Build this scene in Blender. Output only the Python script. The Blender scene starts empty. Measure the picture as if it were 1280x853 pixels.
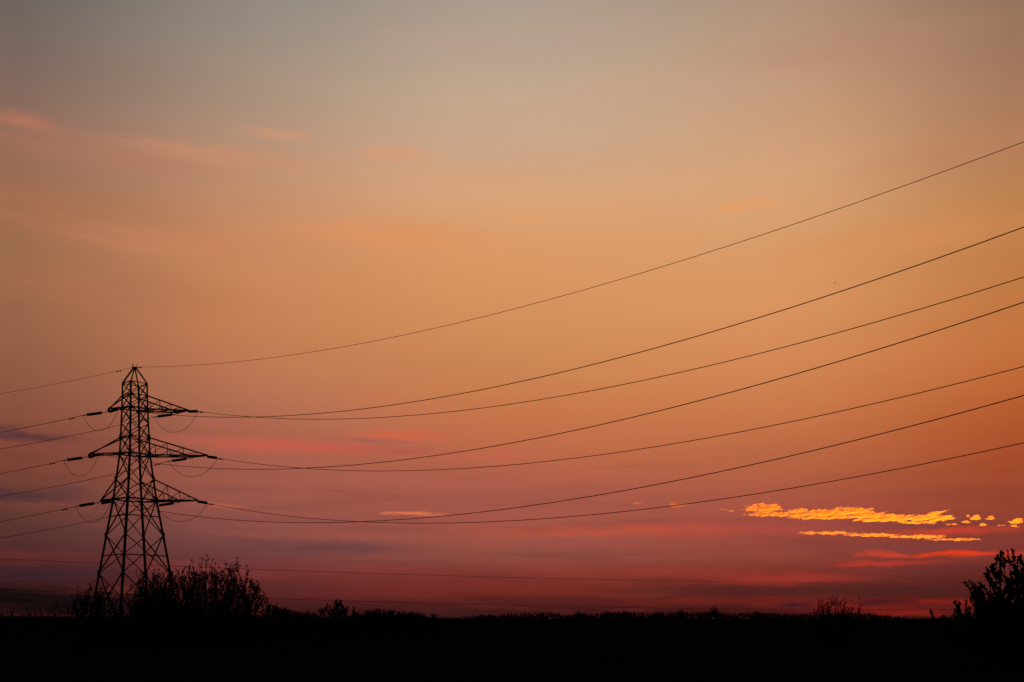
import bpy, math, random
import numpy as np
from mathutils import Vector, noise

R = math.radians
sc = bpy.context.scene
C = sc.collection

# ------------------------------------------------------------------ camera
EYE = 1.7
cd = bpy.data.cameras.new('camera')
cam = bpy.data.objects.new('camera', cd)
C.objects.link(cam)
cam.location = (0, 0, EYE)
cam.rotation_euler = (R(90), 0, 0)
cd.sensor_width = 36.0
cd.lens = 1244.0 / 1280.0 * 36.0
cd.shift_y = 0.2715            # level camera, rising front: uprights stay upright
cd.clip_start = 0.1
cd.clip_end = 60000.0
sc.camera = cam

# ------------------------------------------------------------------ exposure
sc.view_settings.view_transform = 'Standard'
sc.view_settings.look = 'None'
sc.view_settings.exposure = 0.0
sc.view_settings.gamma = 1.0
sc.view_settings.use_curve_mapping = False
sc.cycles.max_bounces = 4
sc.cycles.diffuse_bounces = 2
sc.cycles.volume_bounces = 0
sc.cycles.transparent_max_bounces = 32
sc.cycles.use_denoising = False
sc.cycles.sample_clamp_indirect = 0.15
sc.cycles.pixel_filter_type = 'BLACKMAN_HARRIS'

# ------------------------------------------------------------------ sun (already below the horizon)
SUN_AZ, SUN_EL = 25.0, -1.0
ld = bpy.data.lights.new('sun', 'SUN')
ld.energy = 2.35
ld.angle = R(0.5)
ld.color = (1.0, 0.25, 0.002)
sun = bpy.data.objects.new('sun', ld)
C.objects.link(sun)
_d = Vector((math.sin(R(SUN_AZ)) * math.cos(R(SUN_EL)), math.cos(R(SUN_AZ)) * math.cos(R(SUN_EL)), math.sin(R(SUN_EL))))
sun.rotation_euler = (-_d).to_track_quat('-Z', 'Y').to_euler()
sun.location = (40, 60, 80)


def lin(c):
    r = []
    for v in c:
        v = max(0.0, v) / 255.0
        r.append(v / 12.92 if v <= 0.04045 else ((v + 0.055) / 1.055) ** 2.4)
    return r


# ------------------------------------------------------------------ sky
world = bpy.data.worlds.new('World')
sc.world = world
world.use_nodes = True
nt = world.node_tree
nt.nodes.clear()
N, L = nt.nodes, nt.links


def nd(t, **k):
    n = N.new(t)
    for a, b in k.items():
        setattr(n, a, b)
    return n


def put(sock, v):
    if hasattr(v, 'is_linked') or hasattr(v, 'links'):
        L.new(v, sock)
    else:
        sock.default_value = v


def mth(op, a, b=0.0, c=None, clamp=False):
    n = nd('ShaderNodeMath', operation=op, use_clamp=clamp)
    put(n.inputs[0], a)
    put(n.inputs[1], b)
    if c is not None:
        put(n.inputs[2], c)
    return n.outputs[0]


def maprange(v, a, b, c, d, interp='LINEAR'):
    n = nd('ShaderNodeMapRange', interpolation_type=interp)
    n.clamp = True
    put(n.inputs[0], v)
    for i, x in enumerate((a, b, c, d)):
        n.inputs[1 + i].default_value = x
    return n.outputs[0]


def mixc(f, a, b, mode='MIX'):
    n = nd('ShaderNodeMix', data_type='RGBA', blend_type=mode)
    put(n.inputs[0], f)
    put(n.inputs[6], a)
    put(n.inputs[7], b)
    return n.outputs[2]


tc = nd('ShaderNodeTexCoord')
sep = nd('ShaderNodeSeparateXYZ')
L.new(tc.outputs['Generated'], sep.inputs[0])
dx, dy, dz = sep.outputs
az = mth('MULTIPLY', mth('ARCTAN2', dx, dy), 180 / math.pi)                       # compass bearing from +Y
hor = mth('SQRT', mth('ADD', mth('MULTIPLY', dx, dx), mth('MULTIPLY', dy, dy)))
tel = mth('DIVIDE', dz, mth('MAXIMUM', hor, 0.001))                               # tangent of the elevation
TMAX = 0.75
tnorm = mth('MULTIPLY', tel, 1 / TMAX, clamp=True)

# afterglow, lens vignetting mixed into the colours: colour against elevation for five bearings
DATA = {
    -26.35: [(-120, (88, 84, 84)), (5, (111, 101, 96)), (123, (134, 106, 94)), (253, (156, 108, 80)), (433, (148, 95, 70)), (573, (122, 68, 54)),
             (663, (86, 51, 46)), (700, (76, 37, 36)), (722, (60, 28, 30)), (745, (19, 12, 13)), (772, (15, 7, 8))],
    -14.4: [(-120, (124, 119, 116)), (5, (147, 138, 128)), (153, (177, 145, 122)), (303, (202, 139, 97)), (423, (197, 126, 84)), (482, (185, 116, 84)), (533, (171, 102, 78)),
            (603, (160, 89, 74)), (655, (141, 79, 71)), (693, (117, 65, 61)), (715, (112, 50, 48)), (741, (90, 38, 36)), (758, (66, 25, 26)), (772, (46, 17, 18))],
    0.0: [(-120, (152, 141, 132)), (5, (177, 159, 143)), (153, (200, 168, 141)), (230, (214, 166, 127)), (303, (219, 155, 104)), (433, (207, 138, 88)), (543, (194, 110, 73)),
          (613, (169, 90, 73)), (655, (161, 84, 70)), (693, (146, 77, 65)), (718, (128, 54, 46)), (743, (106, 39, 32)), (760, (72, 27, 27)), (772, (54, 18, 20))],
    14.4: [(-120, (150, 130, 116)), (5, (177, 147, 125)), (153, (204, 160, 125)), (230, (216, 164, 121)), (313, (218, 155, 104)), (428, (214, 141, 90)), (553, (193, 110, 70)),
           (618, (170, 88, 66)), (660, (158, 74, 62)), (693, (146, 69, 56)), (718, (120, 48, 40)), (741, (84, 34, 30)), (760, (72, 24, 22)), (772, (60, 20, 18))],
    26.7: [(-120, (124, 100, 86)), (5, (150, 115, 93)), (123, (168, 122, 93)), (243, (190, 129, 80)), (423, (196, 115, 62)), (583, (165, 75, 44)),
           (640, (146, 66, 49)), (675, (134, 57, 46)), (700, (115, 48, 42)), (723, (94, 38, 32)), (742, (76, 28, 25)), (772, (62, 22, 18))],
}


def pchip(xs, ys, xq):
    xs, ys = np.asarray(xs, float), np.asarray(ys, float)
    h = np.diff(xs)
    d = np.diff(ys) / h
    m = np.zeros(len(xs))
    for i in range(1, len(xs) - 1):
        if d[i - 1] * d[i] > 0:
            w1, w2 = 2 * h[i] + h[i - 1], h[i] + 2 * h[i - 1]
            m[i] = (w1 + w2) / (w1 / d[i - 1] + w2 / d[i])
    m[0], m[-1] = d[0], d[-1]
    out = []
    for x in np.atleast_1d(xq):
        x = min(max(x, xs[0]), xs[-1])
        i = min(max(np.searchsorted(xs, x) - 1, 0), len(h) - 1)
        t = (x - xs[i]) / h[i]
        out.append((2 * t ** 3 - 3 * t ** 2 + 1) * ys[i] + (t ** 3 - 2 * t ** 2 + t) * h[i] * m[i]
                   + (-2 * t ** 3 + 3 * t ** 2) * ys[i + 1] + (t ** 3 - t ** 2) * h[i] * m[i + 1])
    return np.array(out)


S = sorted(set([0.002, 0.008, 0.014, 0.02, 0.027, 0.034, 0.042, 0.05, 0.06, 0.075, 0.09, 0.11, 0.13, 0.155, 0.18, 0.21, 0.25, 0.29,
                0.33, 0.38, 0.43, 0.48, 0.53, 0.58, 0.63, 0.68, 0.74]))
cols = {}
for a, rows in DATA.items():
    t = [(774 - y) / 1244 * math.cos(R(a)) for y, c in rows][::-1]
    cc = [[c[k] for y, c in rows][::-1] for k in range(3)]
    cols[a] = np.stack([pchip(t, cc[k], S) for k in range(3)], 1)       # display values
AZS = [-26.35, -23.5, -20.5, -17.5, -14.4, -11, -7.3, -3.6, 0, 3.6, 7.3, 11, 14.4, 17.5, 20.5, 23.5, 26.7]
keys = sorted(cols)
grid = {q: [] for q in AZS}
for i in range(len(S)):
    for k in range(3):
        v = pchip(keys, [cols[a][i, k] for a in keys], AZS)
        for q, x in zip(AZS, v):
            grid[q].append(x)
ramps = []
for q in AZS:
    arr = np.array(grid[q]).reshape(len(S), 3)
    n = nd('ShaderNodeValToRGB')
    n.color_ramp.interpolation = 'LINEAR'
    el = n.color_ramp.elements
    while len(el) > 1:
        el.remove(el[-1])
    for i, s in enumerate(S):
        e = el[0] if i == 0 else el.new(s / TMAX)
        e.position = s / TMAX
        e.color = (*lin(arr[i]), 1)
    L.new(tnorm, n.inputs[0])
    ramps.append(n.outputs[0])
glow = ramps[0]
for i in range(1, len(AZS)):
    glow = mixc(maprange(az, AZS[i - 1], AZS[i], 0, 1), glow, ramps[i])

# faint large-scale unevenness of the high haze
mp = nd('ShaderNodeCombineXYZ')
put(mp.inputs[0], mth('MULTIPLY', az, 0.035))
put(mp.inputs[1], mth('MULTIPLY', tel, 9.0))
n1 = nd('ShaderNodeTexNoise', noise_dimensions='3D')
L.new(mp.outputs[0], n1.inputs['Vector'])
n1.inputs['Scale'].default_value = 1.0
n1.inputs['Detail'].default_value = 4.0
n1.inputs['Roughness'].default_value = 0.5
n1.inputs['Distortion'].default_value = 0.4
# fine streaks hugging the horizon
mp2 = nd('ShaderNodeCombineXYZ')
put(mp2.inputs[0], mth('MULTIPLY', az, 0.11))
put(mp2.inputs[1], mth('MULTIPLY', tel, 62.0))
mp2.inputs[2].default_value = 3.7
n2 = nd('ShaderNodeTexNoise', noise_dimensions='3D')
L.new(mp2.outputs[0], n2.inputs['Vector'])
n2.inputs['Scale'].default_value = 1.0
n2.inputs['Detail'].default_value = 7.0
n2.inputs['Roughness'].default_value = 0.55
n2.inputs['Distortion'].default_value = 0.6
low = maprange(tel, 0.03, 0.22, 1.0, 0.0, 'SMOOTHSTEP')
f1 = mth('MULTIPLY_ADD', mth('SUBTRACT', n1.outputs[0], 0.5), 0.16, 1.0)
f2 = mth('MULTIPLY_ADD', mth('MULTIPLY', mth('SUBTRACT', n2.outputs[0], 0.5), low), 0.42, 1.0)
vm = nd('ShaderNodeVectorMath', operation='SCALE')
L.new(glow, vm.inputs[0])
L.new(mth('MULTIPLY', f1, f2), vm.inputs['Scale'])
glow = vm.outputs[0]
# streak hue: rosier where the streak noise is high, greyer where low
glow = mixc(mth('MULTIPLY', maprange(n2.outputs[0], 0.52, 0.74, 0, 0.2), low), glow, (*lin((168, 72, 58)), 1))
glow = mixc(mth('MULTIPLY', maprange(n2.outputs[0], 0.48, 0.3, 0, 0.25), low), glow, (*lin((96, 54, 54)), 1))
# back to keeping the left side of the low sky dark
# (streak hue is scaled by the glow itself below through the patches)

# cloud banks and streaks, each at its own bearing and elevation (degrees / tangent)
wx = nd('ShaderNodeTexNoise', noise_dimensions='3D')
mp3 = nd('ShaderNodeCombineXYZ')
put(mp3.inputs[0], mth('MULTIPLY', az, 0.45))
put(mp3.inputs[1], mth('MULTIPLY', tel, 90.0))
mp3.inputs[2].default_value = 11.0
L.new(mp3.outputs[0], wx.inputs['Vector'])
wx.inputs['Scale'].default_value = 1.0
wx.inputs['Detail'].default_value = 5.0
wx.inputs['Roughness'].default_value = 0.6
wsub = nd('ShaderNodeVectorMath', operation='SUBTRACT')
L.new(wx.outputs['Color'], wsub.inputs[0])
wsub.inputs[1].default_value = (0.5, 0.5, 0.5)
wmul = nd('ShaderNodeVectorMath', operation='MULTIPLY')
L.new(wsub.outputs[0], wmul.inputs[0])
wmul.inputs[1].default_value = (4.0, 0.012, 0.0)
pos0 = nd('ShaderNodeCombineXYZ')
L.new(az, pos0.inputs[0])
L.new(tel, pos0.inputs[1])
wadd = nd('ShaderNodeVectorMath', operation='ADD')
L.new(pos0.outputs[0], wadd.inputs[0])
L.new(wmul.outputs[0], wadd.inputs[1])
POS = wadd.outputs[0]


def patch(base, px, py, hw, hh, col, amt, wisp=0.5, slope=0.0):
    a = math.degrees(math.atan((px - 640) / 1244))
    ca = math.cos(R(a))
    t = (774 - py) / 1244 * ca
    ax = math.degrees(hw / 1244 * ca * ca)
    tx = hh / 1244 * ca
    s = nd('ShaderNodeVectorMath', operation='SUBTRACT')
    L.new(POS, s.inputs[0])
    s.inputs[1].default_value = (a, t, 0)
    m = nd('ShaderNodeVectorMath', operation='MULTIPLY')
    L.new(s.outputs[0], m.inputs[0])
    m.inputs[1].default_value = (1 / ax, 1 / tx, 0)
    ln = nd('ShaderNodeVectorMath', operation='LENGTH')
    L.new(m.outputs[0], ln.inputs[0])
    f = maprange(ln.outputs['Value'], 0.0, 1.6, amt, 0.0, 'SMOOTHSTEP')
    if wisp:
        f = mth('MULTIPLY', f, maprange(wx.outputs[0], 0.38, 0.60, 1 - wisp, 1.0))
    return mixc(f, base, (*lin(col), 1))


PATCHES = [
    # (px, py, half width, half height, colour, amount, wisp)
    (30, 152, 44, 11, (190, 118, 90), 0.75, 0.4), (120, 188, 170, 24, (182, 118, 92), 0.5, 0.4), (60, 262, 160, 34, (174, 112, 82), 0.5, 0.4),
    (345, 168, 42, 7, (214, 150, 112), 0.8, 0.5), (285, 196, 120, 14, (202, 142, 108), 0.75, 0.4), (495, 192, 42, 11, (216, 156, 116), 0.75, 0.4), (590, 222, 110, 12, (216, 160, 118), 0.6, 0.5),
    (490, 294, 110, 17, (226, 146, 96), 0.85, 0.4), (230, 306, 150, 22, (204, 132, 94), 0.6, 0.4), (700, 268, 120, 14, (224, 160, 110), 0.6, 0.4), (935, 257, 40, 8, (234, 160, 102), 0.85, 0.5),
    (1130, 300, 150, 22, (218, 142, 86), 0.6, 0.3), (1060, 60, 170, 26, (184, 136, 112), 0.5, 0.4), (860, 110, 150, 26, (200, 160, 136), 0.5, 0.4), (640, 60, 160, 26, (186, 158, 144), 0.5, 0.3),
    (1210, 190, 120, 30, (190, 132, 94), 0.5, 0.4), (130, 360, 170, 30, (178, 112, 82), 0.5, 0.4),
    # left: grey-violet bars with rosy edges
    (50, 552, 120, 16, (132, 70, 62), 0.6, 0.4), (32, 546, 58, 6, (70, 46, 55), 0.92, 0.25), (8, 535, 30, 6, (88, 60, 60), 0.7, 0.3),
    (40, 630, 110, 10, (118, 62, 54), 0.5, 0.4), (30, 620, 66, 7, (72, 48, 56), 0.85, 0.3), (85, 612, 30, 4, (88, 56, 60), 0.6, 0.4), (60, 631, 60, 2.5, (128, 70, 60), 0.6, 0.5),
    (60, 696, 120, 8, (98, 44, 42), 0.6, 0.4), (50, 717, 110, 10, (54, 34, 42), 0.85, 0.3), (120, 716, 60, 6, (70, 40, 46), 0.6, 0.4), (85, 731, 90, 4, (78, 34, 34), 0.5, 0.4),
    (40, 756, 150, 15, (15, 11, 12), 0.95, 0.1), (60, 775, 120, 6, (34, 10, 12), 0.8, 0.2),
    # rosy bank over the pylon's cables
    (340, 556, 110, 9, (200, 94, 76), 0.95, 0.4), (410, 562, 80, 7, (196, 90, 74), 0.8, 0.4), (500, 545, 60, 6, (212, 98, 68), 0.9, 0.4), (470, 552, 60, 4, (160, 92, 86), 0.8, 0.5),
    (505, 563, 55, 5, (176, 84, 80), 0.7, 0.4), (620, 570, 60, 6, (198, 98, 76), 0.5, 0.4), (300, 533, 60, 7, (182, 100, 80), 0.5, 0.4), (250, 585, 90, 8, (150, 84, 74), 0.5, 0.5), (560, 605, 120, 7, (180, 96, 76), 0.5, 0.5), (300, 612, 80, 5, (134, 76, 70), 0.5, 0.5),
    (524, 642, 34, 2.4, (232, 122, 76), 0.9, 0.5), (490, 640, 14, 1.8, (220, 112, 74), 0.8, 0.4), (272, 632, 28, 2.5, (196, 96, 72), 0.9, 0.5),
    (690, 628, 16, 2, (206, 106, 70), 0.7, 0.5), (800, 631, 6, 1.4, (222, 116, 66), 0.8, 0.6), (852, 630, 9, 1.8, (236, 116, 46), 0.8, 0.6),
    (450, 670, 150, 6, (164, 84, 72), 0.5, 0.5), (330, 655, 90, 7, (146, 82, 74), 0.5, 0.5), (410, 686, 130, 8, (98, 62, 65), 0.9, 0.45), (470, 704, 110, 6, (122, 62, 58), 0.5, 0.5),
    (780, 664, 190, 8, (190, 84, 60), 0.75, 0.4), (900, 662, 120, 10, (186, 76, 60), 0.6, 0.4), (720, 690, 120, 6, (132, 72, 66), 0.5, 0.5),
    (600, 731, 190, 7, (134, 46, 40), 0.5, 0.4), (820, 716, 150, 7, (158, 58, 44), 0.6, 0.4), (330, 735, 110, 12, (84, 38, 38), 0.5, 0.3), (470, 754, 140, 8, (72, 28, 28), 0.6, 0.3), (640, 752, 110, 6, (82, 30, 28), 0.6, 0.3),
    (980, 725, 95, 8, (172, 54, 42), 0.75, 0.4), (860, 752, 110, 6, (132, 40, 30), 0.55, 0.4), (890, 738, 120, 5, (84, 36, 32), 0.7, 0.3), (720, 741, 90, 4, (124, 42, 34), 0.5, 0.4),
    (1080, 740, 150, 8, (80, 36, 32), 0.85, 0.25), (1190, 722, 90, 9, (88, 37, 33), 0.7, 0.3),
    # right: red bars under the golden cloud
    (1020, 655, 110, 5, (150, 74, 68), 0.5, 0.4), (1160, 657, 60, 4, (132, 62, 64), 0.5, 0.4), (1200, 664, 80, 4.5, (206, 66, 44), 0.9, 0.4), (1000, 684, 120, 6, (150, 68, 62), 0.4, 0.4),
    (1130, 684, 130, 5, (126, 62, 66), 0.6, 0.4), (1100, 693, 32, 3.6, (226, 66, 42), 1.0, 0.3), (1208, 693, 66, 3.8, (240, 62, 22), 1.0, 0.2),
    (1115, 704, 60, 3.2, (190, 56, 42), 0.9, 0.4), (1160, 713, 120, 6, (104, 46, 46), 0.5, 0.4),
    (1090, 757, 120, 9, (138, 32, 26), 0.85, 0.4), (1190, 753, 60, 5, (152, 34, 26), 0.8, 0.4), (990, 750, 60, 7, (128, 36, 30), 0.6, 0.4),
    (994, 757, 20, 4, (56, 26, 38), 0.95, 0.2), (1092, 754, 42, 4.5, (58, 26, 32), 0.95, 0.25), (1165, 758, 45, 3.5, (84, 28, 28), 0.8, 0.3),
    (1140, 768, 50, 4, (150, 34, 26), 0.7, 0.4),
]
for p in PATCHES:
    glow = patch(glow, *p)

# the rest of the sky: twilight dome, dim away from the afterglow
sky = nd('ShaderNodeTexSky', sky_type='NISHITA')
sky.sun_disc = False
sky.sun_elevation = R(SUN_EL)
sky.sun_rotation = R(SUN_AZ)
sky.air_density = 1.0
sky.dust_density = 1.5
dim = nd('ShaderNodeVectorMath', operation='SCALE')
L.new(sky.outputs[0], dim.inputs[0])
dim.inputs['Scale'].default_value = 0.05
aabs = mth('ABSOLUTE', az)
front = mth('MULTIPLY', maprange(aabs, 28.5, 60, 1, 0, 'SMOOTHSTEP'), maprange(tel, 0.66, 1.6, 1, 0, 'SMOOTHSTEP'))
full = mixc(front, dim.outputs[0], glow)
bg = nd('ShaderNodeBackground')
L.new(full, bg.inputs[0])
bg.inputs[1].default_value = 1.0
wo = nd('ShaderNodeOutputWorld')
L.new(bg.outputs[0], wo.inputs[0])

# ------------------------------------------------------------------ materials


def material(name, col, rough=0.8, var=0.25, scale=3.0, metal=0.0, spec=0.2, bump=0.0):
    m = bpy.data.materials.new(name)
    m.use_nodes = True
    t = m.node_tree
    b = t.nodes['Principled BSDF']
    b.inputs['Roughness'].default_value = rough
    b.inputs['Metallic'].default_value = metal
    b.inputs['Specular IOR Level'].default_value = spec
    if spec < 0.1:
        df = t.nodes.new('ShaderNodeBsdfDiffuse')
        df.inputs['Roughness'].default_value = 0.6
        t.links.new(df.outputs[0], t.nodes['Material Output'].inputs['Surface'])
        t.nodes.remove(b)
        b = df
        base = 'Color'
    else:
        base = 'Base Color'
    tx = t.nodes.new('ShaderNodeTexCoord')
    nz = t.nodes.new('ShaderNodeTexNoise')
    nz.inputs['Scale'].default_value = scale
    nz.inputs['Detail'].default_value = 4
    t.links.new(tx.outputs['Object'], nz.inputs['Vector'])
    rp = t.nodes.new('ShaderNodeValToRGB')
    rp.color_ramp.elements[0].position = 0.3
    rp.color_ramp.elements[1].position = 0.7
    rp.color_ramp.elements[0].color = (*[c * (1 - var) for c in col], 1)
    rp.color_ramp.elements[1].color = (*[c * (1 + var) for c in col], 1)
    t.links.new(nz.outputs[0], rp.inputs[0])
    t.links.new(rp.outputs[0], b.inputs[base])
    if bump:
        bp = t.nodes.new('ShaderNodeBump')
        bp.inputs['Strength'].default_value = bump
        t.links.new(nz.outputs[0], bp.inputs['Height'])
        t.links.new(bp.outputs[0], b.inputs['Normal'])
    return m


M_STEEL = material('weathered_steel', (0.11, 0.11, 0.105), 0.75, 0.2, 2.0, spec=0.15)
M_WIRE = material('cable_aluminium', (0.06, 0.058, 0.055), 0.8, 0.15, 1.0, spec=0.1)
M_GLASS = material('brown_insulator', (0.045, 0.028, 0.02), 0.6, 0.2, 6.0, spec=0.2)
M_CONC = material('footing_concrete', (0.28, 0.27, 0.25), 0.95, 0.15, 4.0)
M_BARK = material('bark', (0.06, 0.048, 0.036), 0.9, 0.3, 9.0, spec=0.05)
M_LEAF = material('leaf', (0.042, 0.06, 0.022), 0.8, 0.35, 1.3, spec=0.05)
M_LEAF2 = material('leaf_dark', (0.038, 0.05, 0.02), 0.8, 0.35, 0.8, spec=0.05)
M_GROUND = material('field_soil', (0.03, 0.028, 0.018), 0.95, 0.35, 0.35, spec=0.02, bump=0.3)
M_GRASS = material('grass', (0.036, 0.046, 0.018), 0.9, 0.35, 0.5, spec=0.03)
M_BIRD = material('bird_plumage', (0.03, 0.03, 0.03), 0.8, 0.2, 20.0)

# ------------------------------------------------------------------ helpers


class MB:
    def __init__(self):
        self.v, self.f = [], []

    def quad(self, a, b, c, d):
        i = len(self.v)
        self.v += [tuple(a), tuple(b), tuple(c), tuple(d)]
        self.f.append((i, i + 1, i + 2, i + 3))

    def tri(self, a, b, c):
        i = len(self.v)
        self.v += [tuple(a), tuple(b), tuple(c)]
        self.f.append((i, i + 1, i + 2))

    def prism(self, p, q, prof, up=None):
        """extrude the closed profile [(a, b) ...] from p to q"""
        p, q = Vector(p), Vector(q)
        d = (q - p).normalized()
        if up is None:
            up = Vector((0, 0, 1)) if abs(d.z) < 0.9 else Vector((1, 0, 0))
        x = up.cross(d).normalized()
        y = d.cross(x)
        n = len(prof)
        i = len(self.v)
        for o in (p, q):
            for a, b in prof:
                self.v.append(tuple(o + x * a + y * b))
        for k in range(n):
            m = (k + 1) % n
            self.f.append((i + k, i + m, i + n + m, i + n + k))
        self.f.append(tuple(i + k for k in reversed(range(n))))
        self.f.append(tuple(i + n + k for k in range(n)))

    def angle(self, p, q, w, t=None, up=None):
        """steel angle section"""
        t = t or w * 0.18
        h = w / 2
        self.prism(p, q, [(-h, -h), (h, -h), (h, -h + t), (-h + t, -h + t), (-h + t, h), (-h, h)], up)

    def bar(self, p, q, w, h=None, up=None):
        h = h or w
        self.prism(p, q, [(-w / 2, -h / 2), (w / 2, -h / 2), (w / 2, h / 2), (-w / 2, h / 2)], up)

    def tube(self, pts, rad, n=6, cap=True):
        """one continuous tube along pts; rad a number or one per point"""
        pts = [Vector(p) for p in pts]
        if not hasattr(rad, '__len__'):
            rad = [rad] * len(pts)
        i0 = len(self.v)
        x = None
        for k, p in enumerate(pts):
            d = (pts[min(k + 1, len(pts) - 1)] - pts[max(k - 1, 0)])
            d = d.normalized() if d.length > 1e-9 else Vector((0, 0, 1))
            if x is None:
                u = Vector((0, 0, 1)) if abs(d.z) < 0.9 else Vector((1, 0, 0))
                x = u.cross(d).normalized()
            else:
                x = (x - d * x.dot(d))
                x = x.normalized() if x.length > 1e-6 else d.orthogonal().normalized()
            y = d.cross(x)
            for j in range(n):
                a = 2 * math.pi * j / n
                self.v.append(tuple(p + (x * math.cos(a) + y * math.sin(a)) * rad[k]))
        for k in range(len(pts) - 1):
            a0, b0 = i0 + k * n, i0 + (k + 1) * n
            for j in range(n):
                m = (j + 1) % n
                self.f.append((a0 + j, a0 + m, b0 + m, b0 + j))
        if cap:
            self.f.append(tuple(i0 + j for j in reversed(range(n))))
            e = i0 + (len(pts) - 1) * n
            self.f.append(tuple(e + j for j in range(n)))

    def build(self, name, mat, parent=None, loc=None, smooth=False):
        me = bpy.data.meshes.new(name)
        o = Vector(loc) if loc is not None else None
        vs = self.v if o is None else [tuple(Vector(v) - o) for v in self.v]
        me.from_pydata(vs, [], self.f)
        me.materials.append(mat)
        if smooth:
            me.polygons.foreach_set('use_smooth', [True] * len(me.polygons))
        me.update()
        ob = bpy.data.objects.new(name, me)
        C.objects.link(ob)
        if o is not None:
            ob.location = o
        if parent is not None:
            ob.parent = parent
        return ob


def tag(o, label=None, cat=None, group=None, kind=None):
    for k, v in (('label', label), ('category', cat), ('group', group), ('kind', kind)):
        if v:
            o[k] = v
    return o


def empty(name, loc, label, cat, group=None):
    o = bpy.data.objects.new(name, None)
    C.objects.link(o)
    o.location = loc
    o.empty_display_size = 0.5
    return tag(o, label, cat, group)


# ------------------------------------------------------------------ ground
rng = random.Random(5)
g = MB()
NA = 180
radii = [0.0] + [1.5 * 1.19 ** k for k in range(54)]
radii = [r for r in radii if r < 15000] + [15000.0]
g.v.append((0, 0, 0))
for r in radii[1:]:
    for j in range(NA):
        a = 2 * math.pi * j / NA
        x, y = r * math.cos(a), r * math.sin(a)
        z = 0.0
        if r < 900:
            z = 0.12 * noise.noise((x * 0.05, y * 0.05, 1.0)) * min(1, r / 6) + 0.25 * noise.noise((x * 0.012, y * 0.012, 5.0)) * min(1, r / 20)
            z = min(z, 0.3) - 0.05
        g.v.append((x, y, z))
for j in range(NA):
    g.f.append((0, 1 + j, 1 + (j + 1) % NA))
for k in range(len(radii) - 2):
    a0, b0 = 1 + k * NA, 1 + (k + 1) * NA
    for j in range(NA):
        m = (j + 1) % NA
        g.f.append((a0 + j, b0 + j, b0 + m, a0 + m))
tag(g.build('ground', M_GROUND, smooth=True), kind='structure')

gr = MB()
for _ in range(16000):
    y = 6 + 64 * rng.random() ** 1.6
    x = (rng.random() * 2 - 1) * (y * 0.62 + 6)
    h = rng.uniform(0.08, 0.26)
    a = rng.random() * math.pi
    w = rng.uniform(0.006, 0.014) * (1 + y / 25)
    lx, ly = rng.gauss(0, 0.07), rng.gauss(0, 0.07)
    c, s = math.cos(a) * w, math.sin(a) * w
    gr.tri((x - c, y - s, -0.2), (x + c, y + s, -0.2), (x + lx, y + ly, h))
tag(gr.build('grass', M_GRASS), 'rough dark grass of the field below the skyline', 'grass', kind='stuff')

# ------------------------------------------------------------------ pylon
TX, TY = (168.5 - 640) / 1244 * 150, 150.0
PSI = R(27.5)
BODY = R(48.3)                                         # the square body is turned a little more than the arms
U = Vector((math.cos(PSI), math.sin(PSI), 0))          # crossarm direction
NV = Vector((-math.sin(PSI), math.cos(PSI), 0))        # along the line
T0 = Vector((TX, TY, 0))
pyl = empty('transmission_tower', (TX, TY, 0), 'tall dark steel lattice pylon with three tiers of crossarms behind the leafy bush', 'pylon')
PROF = [(0, 6.90), (19.67, 3.23), (26.5, 2.26), (33.4, 1.92), (37.2, 1.83)]


def prof(h):
    return float(np.interp(h, [p[0] for p in PROF], [p[1] for p in PROF]))


def corner(k, h):
    a = BODY + R(45) + R(90) * k            # 0: right far, 1: left far, 2: left near, 3: right near
    r = prof(h)
    return Vector((r * math.cos(a), r * math.sin(a), h))


def tz(h):
    return float(np.interp(h, [0, 20, 40], [1.0, 0.8, 0.62]))


APEX = Vector((0, 0, 39.6))
for k in range(4):
    m = MB()
    hs = [0.15, 19.67, 26.5, 33.4, 37.2]
    inward = (Vector((0, 0, 1)))
    for a, b in zip(hs[:-1], hs[1:]):
        w = 0.36 * tz((a + b) / 2)
        m.angle(corner(k, a), corner(k, b + 0.05), w, w * 0.22, up=Vector((-corner(k, a).y, corner(k, a).x, 0)))
    # splice plates where leg sections join
    for h in (8.6, 14.3, 19.67, 22.8, 26.5, 29.07):
        c = corner(k, h)
        m.bar(c - Vector((0, 0, 0.42)), c + Vector((0, 0, 0.42)), 0.40 * tz(h))
    # footing stub
    leg = m.build('leg', M_STEEL, pyl)
    f = MB()
    c = corner(k, 0)
    f.prism(c + Vector((0, 0, -0.6)), c + Vector((0, 0, 0.35)), [(-0.6, -0.6), (0.6, -0.6), (0.6, 0.6), (-0.6, 0.6)])
    f.build('footing', M_CONC, leg)

PANELS = [(0.3, 8.6), (8.6, 14.3), (14.3, 19.67), (19.67, 22.8), (22.8, 26.5), (26.5, 29.07), (29.07, 33.4), (33.4, 35.37), (35.37, 37.2)]
for k in range(4):
    m = MB()
    k2 = (k + 1) % 4
    for a, b in PANELS:
        w = 0.165 * tz((a + b) / 2)
        P, Q, A, B = corner(k, a), corner(k2, a), corner(k, b), corner(k2, b)
        off = ((P + Q) * 0.5)
        off = Vector((off.x, off.y, 0)).normalized() * 0.05
        if (a, b) == (29.07, 33.4):
            h = 31.2
            Am, Bm = corner(k, h), corner(k2, h)
            for (p, q, r, s) in ((P, Bm, Q, Am), (Am, B, Bm, A)):
                m.angle(p + off, q + off, w)
                m.angle(r - off, s - off, w)
        else:
            m.angle(P + off, B + off, w)
            m.angle(Q - off, A - off, w)
    for h in (11.2, 17.1):                       # struts at the crossing of the tall panels
        if k in (1, 2):
            m.angle(corner(k, h), corner(k2, h), 0.15)
    m.build('face_bracing', M_STEEL, pyl)
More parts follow.
